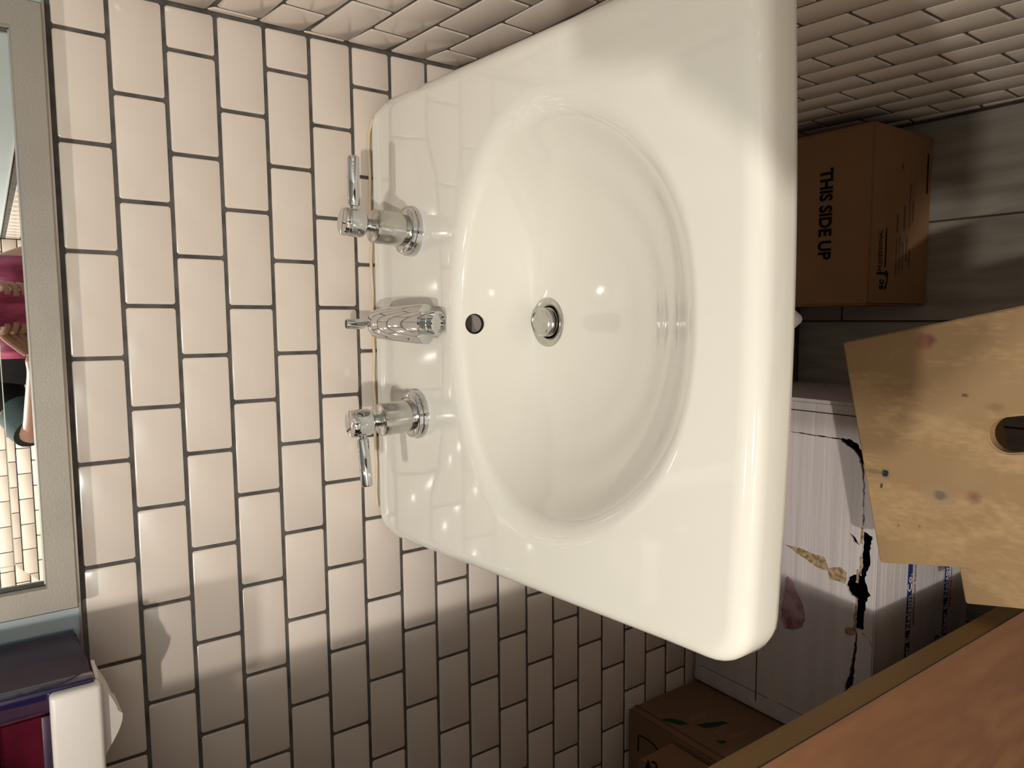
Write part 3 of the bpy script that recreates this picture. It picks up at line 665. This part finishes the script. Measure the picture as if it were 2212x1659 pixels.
BT = [(-0.7700, -0.3035), (-0.7700, -0.3165), (-0.7860, -0.3160), (-0.7870, -0.3040)]
for P_ in (B1, B2, B3): decal('torn_core', rag(P_, 0.0008), CARD_TORN, b2, (0, 0, Z3 - 0.0003))
for (x, y, l) in ((-0.6445, -0.3085, 0.012), (-0.7060, -0.3045, 0.010), (-0.7530, -0.3045, 0.012), (-0.6900, -0.3092, 0.014), (-0.778, -0.303, 0.014)):
    decal('torn_core', rag([(x - l, y + 0.0028), (x + l, y + 0.0022), (x + l, y - 0.0012), (x - l, y - 0.0010)], 0.001), CARD_TORN, b2, (0, 0, Z3 - 0.0002))
ST = [(-0.7393, -0.1902), (-0.7444, -0.1987), (-0.762, -0.2096), (-0.7764, -0.2183), (-0.7991, -0.2241), (-0.8147, -0.2176), (-0.8244, -0.2014), (-0.8258, -0.1867), (-0.8141, -0.181), (-0.7944, -0.1814), (-0.768, -0.1848), (-0.7482, -0.1863)]
decal('plum_stain', rag(ST, 0.0012), PLUM, b2, (0, 0, Z3 - 0.0004))
box('lid_crease', -0.4735, -0.4718, -0.330, -0.02, WZ - 0.001, WZ + 0.0003, DARK, b2)
box('lid_crease', -0.9560, -0.9550, -0.320, -0.02, WZ - 0.001, WZ + 0.0002, FAINT_INK, b2)
box('lid_joint', -0.970, -0.880, -0.1390, -0.1370, WZ - 0.001, WZ + 0.0003, DARK, b2)
box('folded_lip', WX0 - 0.014, WX0 + 0.002, WY0 + 0.004, WY1, WZ - 0.006, WZ - 0.0005, WCARD, b2, 0.0015)
bm = bmesh.new(); poly_slab(bm, [(WY0 + 0.002, WZ - 0.002), (WY1, WZ - 0.002), (WY1, WZ - 0.07), (WY0 + 0.002, WZ - 0.05)], Vector((WX1, 0, 0)), Vector((0.0, 1, 0)), Vector((0, 0, 1)), Vector((1, 0, 0)), 0.004)
link('end_flap', bm, WCARD, b2)
TAPE = mat('clear_tape', (0.55, 0.49, 0.46), 0.15, coat=0.5)
decal('tape_strip', [(-0.965, -0.165), (-0.975, -0.188), (-0.88, -0.152), (-0.875, -0.135)], TAPE, b2, (0, 0, WZ - 0.0003), t=0.0005)
# printed bands on the front face
yw = WY0 - 0.0002
for zc, ph in ((-1.0440, 0), (-1.1650, 1)):
    box('printed_band', WX0 + 0.004, WX1 - 0.004, yw - 0.0003, yw + 0.001, zc - 0.0075, zc + 0.0060, NAVY, b2)
    text('printed_text', 'Walter E. Nelson Co.', 0.0165, (-0.8850 if not ph else -0.862, yw - 0.0004, zc - 0.0055), (1, 0, 0), (0, 0, 1), WHITE_INK, b2, sx=1.16, offset=0.0001)
    text('printed_text', 'Janitorial and Paper Supplies', 0.0080, (-0.8000, yw - 0.0001, zc - 0.0185), (1, 0, 0), (0, 0, 1), BROWN_INK, b2, sx=1.05)
text('printed_text', '43', 0.018, (-0.855, yw - 0.0001, -1.148), (1, 0, 0), (0, 0, 1), BLACK, b2)

# tall brown box with the leaf mark
b3 = carton('cardboard_box', 'tall brown cardboard box with a green leaf mark left of the white box', -1.33, -0.990, -0.275, -0.004, FLOOR, -0.780, CARD2, 'cardboard boxes under the sink')
lp = {'leaf_print': ([(-0.0596, -0.7966), (-0.0675, -0.8144), (-0.0856, -0.8253), (-0.0977, -0.8259), (-0.092, -0.8135), (-0.0786, -0.8065)], GREEN_INK)}
for nm, pts, m_ in (('leaf_print', lp['leaf_print'][0], GREEN_INK),
                    ('leaf_print', [(-0.1052, -0.8339), (-0.1122, -0.8527), (-0.1237, -0.8755), (-0.1333, -0.8819), (-0.1288, -0.8574), (-0.1201, -0.8386)], GREEN_INK),
                    ('leaf_print', [(-0.153, -0.825), (-0.1614, -0.8367), (-0.1671, -0.8339), (-0.1628, -0.8238)], GREEN_INK),
                    ('letter_print', [(-0.0835, -0.8412), (-0.0865, -0.8791), (-0.0972, -0.8744), (-0.0996, -0.8587), (-0.0954, -0.8319)], BROWN_INK),
                    ('letter_print', [(-0.1306, -0.8644), (-0.1342, -0.8784), (-0.141, -0.8651), (-0.15, -0.8423), (-0.1423, -0.8361), (-0.136, -0.8405)], BROWN_INK),
                    ('letter_print', [(-0.155, -0.8449), (-0.1616, -0.8824), (-0.1717, -0.8852), (-0.1649, -0.8457)], BROWN_INK)):
    decal(nm, pts, m_, b3, (-0.9902, 0, 0), (0, 1, 0), (0, 0, 1), (1, 0, 0), 0.0005)
box('lid_edge', -1.30, -0.9895, -0.272, -0.006, -0.800, -0.7955, FAINT_INK, b3)
arc_pts = [(-1.0525, -0.0297), (-1.0246, -0.0304), (-1.0227, -0.0472), (-1.0246, -0.0658), (-1.0341, -0.082), (-1.052, -0.092)]
tube('printed_line', [(x, y, -0.7796) for x, y in arc_pts], 0.0013, BLACK, b3, 6)
b4 = carton('cardboard_box', 'light brown cardboard box marked 43 lying on the tall brown box', -1.33, -0.998, -0.40, -0.105, -0.7775, -0.700, CARD, 'cardboard boxes under the sink')
b4.rotation_euler = (0, 0, 0)
text('printed_text', '43', 0.032, (-1.012, -0.125, -0.6995), (0.35, -1, 0), (1, 0.35, 0), BLACK, b4, offset=0.0002)

# ------------------------------------------------------------------ step stool
st = root('step_stool', 'worn plywood step stool with a hand slot and a red ink stain by the sink', 'stool')
SA = Vector((-0.3632, -0.3224, 0)); SU = Vector((-0.977, -0.2125, 0)).normalized(); SV = Vector((0.2165, -0.976, 0)).normalized()
def rrect(u0, u1, v0, v1, r, n=5):
    out = []
    for cu, cv, a0 in ((u1 - r, v1 - r, 0), (u0 + r, v1 - r, 90), (u0 + r, v0 + r, 180), (u1 - r, v0 + r, 270)):
        for i in range(n + 1):
            a = math.radians(a0 + 90 * i / n); out.append((cu + r * math.cos(a), cv + r * math.sin(a)))
    return out
def board(name, outline_, z0, th, holes=()):
    bm = bmesh.new(); poly_slab(bm, outline_, SA + Vector((0, 0, z0)), SU, SV, Vector((0, 0, 1)), th)
    bmesh.ops.recalc_face_normals(bm, faces=bm.faces)
    o = link(name, bm, PLY, st)
    cs = []
    for h in holes:
        bm = bmesh.new(); poly_slab(bm, h, SA + Vector((0, 0, z0 - 0.01)), SU, SV, Vector((0, 0, 1)), th + 0.02); cs.append(link('cutter', bm, PLY))
    if cs: boolean(o, cs)
    bm = bmesh.new(); bm.from_mesh(o.data)
    es = [e for e in bm.edges if len(e.link_faces) == 2 and e.calc_face_angle() > 1.2]
    bmesh.ops.bevel(bm, geom=es, offset=0.0018, segments=2, affect='EDGES'); bm.to_mesh(o.data); bm.free()
    o.data.polygons.foreach_set('use_smooth', [True] * len(o.data.polygons)); o.data.set_sharp_from_angle(angle=math.radians(35))
    return o
SL = 0.42; ZT = -0.850
slot = []
cu_, v0_, v1_, r_ = 0.1380, 0.152, 0.262, 0.0200
for i in range(13): a = math.radians(180 + 180 * i / 12); slot.append((cu_ + r_ * math.cos(a), v0_ + r_ + r_ * math.sin(a)))
for i in range(13): a = math.radians(180 * i / 12); slot.append((cu_ + r_ * math.cos(a), v1_ - r_ + r_ * math.sin(a)))
board('top_tread', rrect(0.0, 0.2875, 0.0, SL, 0.004), ZT - 0.018, 0.018, [slot])
board('lower_tread', rrect(0.205, 0.385, 0.002, SL, 0.004), -1.068, 0.018)
def side(v):
    bm = bmesh.new(); zb = FLOOR
    pts = [(0.012, zb), (0.075, zb), (0.10, zb + 0.05), (0.27, zb + 0.05), (0.295, zb), (0.372, zb), (0.372, -1.0685), (0.272, -1.0685), (0.272, ZT - 0.0185), (0.012, ZT - 0.0185)]
    poly_slab(bm, pts, SA + SV * v, SU, Vector((0, 0, 1)), SV, 0.018); link('side_panel', bm, PLY, st)
side(0.018); side(SL - 0.036)
bm = bmesh.new(); poly_slab(bm, [(0.0365, -0.92), (SL - 0.0365, -0.92), (SL - 0.0365, -0.985), (0.0365, -0.985)], SA + SU * 0.03, SV, Vector((0, 0, 1)), SU, 0.016); link('rail', bm, PLY, st)

# ------------------------------------------------------------------ door leaf
dr = box('door_1', -1.62, -0.7575, -0.4490, -0.4195, FLOOR + 0.008, 0.80, [DOOR_M, DOOR_E], None)
for p in dr.data.polygons: p.material_index = 1 if abs(p.normal.x) > 0.5 else 0
struct(dr)
bm = bmesh.new(); bbox(bm, -0.7576, -0.7566, -0.4494, -0.4482, FLOOR + 0.008, 0.80); link('edge_joint', bm, DARK, dr)

# ------------------------------------------------------------------ ceiling lamps
for k, (lx, ly, e) in enumerate(LIGHT_SPOTS):
    r = root('ceiling_light', ('round ceiling downlight with a white ring nearer the mirror wall', 'round ceiling downlight with a white ring nearer the far tiled wall')[k], 'light', 'ceiling lights')
    lathe('ring', (lx, ly, CEIL), (0, 0, -1), [(0.0, 0.045), (0.0, 0.066), (0.006, 0.064), (0.008, 0.046), (0.002, 0.044)], WHITE_PLASTIC, r, 40)
    lathe('lamp_glass', (lx, ly, CEIL - 0.001), (0, 0, -1), [(0, 0), (0, 0.0435)], lamp_m, r, 32)

# ------------------------------------------------------------------ person taking the picture, seen in the mirror
per = root('person', 'person in a black top with a pink bow holding up a pink phone', 'person')
def skinned(name, joints, edges, rt, m, parent=None, sub=2):
    me = D.meshes.new(name); names = list(joints); me.from_pydata([joints[k][0] for k in names], [(names.index(a), names.index(b_)) for a, b_ in edges], [])
    o = D.objects.new(name, me); COL.objects.link(o)
    md = o.modifiers.new('skin', 'SKIN'); md.use_smooth_shade = True
    for i, k in enumerate(names):
        sv = me.skin_vertices[0].data[i]; r = joints[k][1]; sv.radius = r if isinstance(r, tuple) else (r, r); sv.use_root = (k == rt)
    s2 = o.modifiers.new('sub', 'SUBSURF'); s2.levels = sub; s2.render_levels = sub
    bpy.context.view_layer.update()
    me2 = D.meshes.new_from_object(o.evaluated_get(bpy.context.evaluated_depsgraph_get())); D.objects.remove(o, do_unlink=True)
    me2.materials.clear(); return link_me(name, me2, m, parent, smooth=True)
PX, PY = -0.375, -1.20
HR = Vector((-0.300, -0.905, 0.000)); HL = Vector((-0.372, -0.905, 0.000))
J = {'pelvis': ((PX, PY, -0.33), (0.125, 0.10)), 'waist': ((PX, PY, -0.20), (0.115, 0.09)), 'chest': ((PX, PY, -0.04), (0.13, 0.10)), 'neckb': ((PX, PY - 0.005, 0.075), (0.07, 0.06)),
     'neck': ((PX, PY, 0.12), 0.045), 'jaw': ((PX, PY + 0.02, 0.175), (0.055, 0.065)), 'head': ((PX, PY + 0.005, 0.245), (0.070, 0.082)), 'crown': ((PX, PY, 0.295), (0.055, 0.065)),
     'shR': ((PX + 0.15, PY, 0.055), 0.048), 'elR': ((-0.158, -1.10, -0.100), 0.036), 'wrR': ((-0.262, -0.945, -0.025), (0.019, 0.024)),
     'shL': ((PX - 0.15, PY, 0.055), 0.048), 'elL': ((-0.600, -1.08, -0.020), 0.036), 'wrL': ((-0.425, -0.945, -0.022), (0.019, 0.024)),
     'palmR': ((-0.284, -0.915, -0.015), (0.020, 0.030)), 'palmL': ((-0.398, -0.915, -0.015), (0.020, 0.030))}
E = [('pelvis', 'waist'), ('waist', 'chest'), ('chest', 'neckb'), ('neckb', 'neck'), ('neck', 'jaw'), ('jaw', 'head'), ('head', 'crown'),
     ('neckb', 'shR'), ('shR', 'elR'), ('elR', 'wrR'), ('wrR', 'palmR'), ('neckb', 'shL'), ('shL', 'elL'), ('elL', 'wrL'), ('wrL', 'palmL')]
for s, n_ in ((1, 'R'), (-1, 'L')):
    J['hip' + n_] = ((PX + s * 0.085, PY, -0.42), (0.085, 0.085)); J['knee' + n_] = ((PX + s * 0.095, PY + 0.01, -0.79), 0.052)
    J['ank' + n_] = ((PX + s * 0.10, PY - 0.01, -1.165), 0.034); J['toe' + n_] = ((PX + s * 0.11, PY + 0.13, -1.212), (0.028, 0.034))
    E += [('pelvis', 'hip' + n_), ('hip' + n_, 'knee' + n_), ('knee' + n_, 'ank' + n_), ('ank' + n_, 'toe' + n_)]
body = skinned('body', J, E, 'pelvis', SKIN, per)
def ell(name, c, r, m, parent, seg=20, rings_=12, cutz=None):
    bm = bmesh.new(); bmesh.ops.create_uvsphere(bm, u_segments=seg, v_segments=rings_, radius=1)
    for v in bm.verts: v.co = Vector((c[0] + v.co.x * r[0], c[1] + v.co.y * r[1], c[2] + v.co.z * r[2]))
    return link(name, bm, m, parent, smooth=True)
for s in (-1, 1):
    ell('eye', (PX + s * 0.029, PY + 0.080, 0.240), (0.011, 0.008, 0.008), mat('eye_white', (0.7, 0.68, 0.64), 0.3), per, 12, 8)
    ell('iris', (PX + s * 0.029, PY + 0.0865, 0.239), (0.005, 0.003, 0.005), HAIR, per, 10, 6)
    ell('ear', (PX + s * 0.072, PY + 0.0, 0.232), (0.009, 0.018, 0.028), SKIN, per, 12, 8)
tube('nose', [(PX, PY + 0.082, 0.240), (PX, PY + 0.096, 0.212), (PX, PY + 0.086, 0.203)], [0.006, 0.011, 0.008], SKIN, per, 10)
tube('mouth', [(PX - 0.022, PY + 0.082, 0.178), (PX, PY + 0.090, 0.177), (PX + 0.022, PY + 0.082, 0.178)], [0.002, 0.006, 0.002], PINK, per, 8)
ell('hair', (PX, PY - 0.022, 0.262), (0.083, 0.088, 0.078), HAIR, per, 24, 16)
tube('hair_tail', [(PX, PY - 0.09, 0.26), (PX, PY - 0.12, 0.18), (PX, PY - 0.115, 0.06)], [0.03, 0.035, 0.012], HAIR, per)
def soft(P, m_=4):
    P = [Vector(p) for p in P]; out = []
    for i in range(len(P) - 1):
        a, b_, c_, d = P[max(i - 1, 0)], P[i], P[i + 1], P[min(i + 2, len(P) - 1)]
        for k in range(m_):
            t = k / m_; out.append(0.5 * (2 * b_ + (c_ - a) * t + (2 * a - 5 * b_ + 4 * c_ - d) * t * t + (3 * b_ - a - 3 * c_ + d) * t ** 3))
    return out + [P[-1]]
def soft_r(R, m_=4): return [R[i] + (R[i + 1] - R[i]) * k / m_ for i in range(len(R) - 1) for k in range(m_)] + [R[-1] * 0.75]
pc = CAM - FW * 0.0115 + IX * 0.052 - IY * 0.022
# fingers wrap the phone edges
for s, wr in ((1, Vector((-0.284, -0.915, -0.015))), (-1, Vector((-0.398, -0.915, -0.015)))):
    edge = pc - IY * s * 0.039
    for k in range(4):
        along = edge + IX * (-0.018 + 0.019 * k)
        root_ = wr + IX * (-0.016 + 0.011 * k) * 1.0
        mid = along - IY * s * 0.008 - FW * 0.012; tip = along + FW * 0.008 + IY * s * (0.010 + 0.003 * (k % 2))
        tube('finger', soft([root_, lerp(root_, mid, 0.55) - FW * 0.006, mid, along - IY * s * 0.006, tip]), soft_r([0.0095, 0.009, 0.0082, 0.0078, 0.0068]), SKIN, per, 10)
    th = edge - FW * 0.014
    tube('thumb', soft([wr - FW * 0.01, lerp(wr, th, 0.6) - FW * 0.014, th + IY * s * 0.012]), soft_r([0.012, 0.011, 0.0085]), SKIN, per, 10)
TJ = {'hem': ((PX, PY, -0.34), (0.145, 0.12)), 'waist': ((PX, PY, -0.20), (0.132, 0.107)), 'chest': ((PX, PY, -0.04), (0.148, 0.118)), 'neckb': ((PX, PY - 0.005, 0.070), (0.088, 0.075)),
      'shR': ((PX + 0.155, PY, 0.052), 0.062), 'slR': ((-0.212, -1.185, 0.03), 0.052), 'shL': ((PX - 0.155, PY, 0.052), 0.062), 'slL': ((-0.560, -1.14, 0.010), 0.050)}
skinned('black_top', TJ, [('hem', 'waist'), ('waist', 'chest'), ('chest', 'neckb'), ('neckb', 'shR'), ('shR', 'slR'), ('neckb', 'shL'), ('shL', 'slL')], 'hem', BLACK_CLOTH, per)
tube('teal_cuff', [(-0.552, -1.145, 0.015), (-0.575, -1.11, -0.003), (-0.590, -1.09, -0.013)], [0.053, 0.050, 0.046], TEAL_CLOTH, per, 20)
for s in (-1, 1):
    skinned('trouser_leg', {'a': ((PX + s * 0.07, PY, -0.34), (0.10, 0.115)), 'b': ((PX + s * 0.085, PY, -0.45), (0.098, 0.10)), 'c': ((PX + s * 0.095, PY + 0.01, -0.79), 0.068), 'd': ((PX + s * 0.10, PY - 0.01, -1.15), 0.055)},
            [('a', 'b'), ('b', 'c'), ('c', 'd')], 'a', JEANS, per)
    skinned('shoe', {'a': ((PX + s * 0.10, PY - 0.03, -1.20), (0.040, 0.042)), 'b': ((PX + s * 0.105, PY + 0.06, -1.205), (0.037, 0.044)), 'c': ((PX + s * 0.11, PY + 0.15, -1.212), (0.030, 0.040))}, [('a', 'b'), ('b', 'c')], 'a', BLACK_CLOTH, per)
# bow on the chest
bc = Vector((PX + 0.075, PY + 0.165, 0.010))
def ribbon(name, pts, wid):
    bm = bmesh.new(); a, b_ = [], []
    for (x, z, y), w_ in zip(pts, wid): a.append(bm.verts.new(bc + Vector((x, y, z + w_)))); b_.append(bm.verts.new(bc + Vector((x, y, z - w_))))
    for i in range(len(a) - 1): bm.faces.new((a[i], a[i + 1], b_[i + 1], b_[i]))
    o = link(name, bm, PINK, bow, smooth=True); md = o.modifiers.new('thick', 'SOLIDIFY'); md.thickness = 0.004
bow = D.objects.new('ribbon_bow', None); COL.objects.link(bow); bow.parent = per
for s in (1, -1):
    ribbon('ribbon_loop', [(s * 0.012, 0, 0.004), (s * 0.05, 0.004, 0.028), (s * 0.095, 0.006, 0.02), (s * 0.115, 0.0, 0.0), (s * 0.09, -0.004, -0.012), (s * 0.04, 0, -0.01), (s * 0.012, 0, -0.004)], [0.012, 0.032, 0.045, 0.048, 0.044, 0.03, 0.012])
    ribbon('ribbon_tail', [(s * 0.006, -0.01, -0.004), (s * 0.03, -0.05, 0.0), (s * 0.05, -0.11, -0.010)], [0.012, 0.03, 0.04])
o = ell('knot', bc, (0.018, 0.016, 0.020), PINK, bow, 14, 10)
# phone
ph = root('smartphone', 'phone in a pink case held up in front of the pink bow', 'phone')
bm = bmesh.new(); poly_slab(bm, rrect(-0.073, 0.073, -0.0355, 0.0355, 0.010), pc, IX, IY, FW, 0.008)
bmesh.ops.bevel(bm, geom=[e for e in bm.edges if len(e.link_faces) == 2 and e.calc_face_angle() > 1.2], offset=0.0015, segments=2, affect='EDGES')
link('case', bm, PINK, ph, auto=40)
bm = bmesh.new(); poly_slab(bm, rrect(-0.070, 0.070, -0.033, 0.033, 0.008), pc - FW * 0.0006, IX, IY, FW, 0.001); link('screen', bm, BLACK, ph)

per.location = (0, -0.10, 0); ph.location = (0, -0.10, 0)
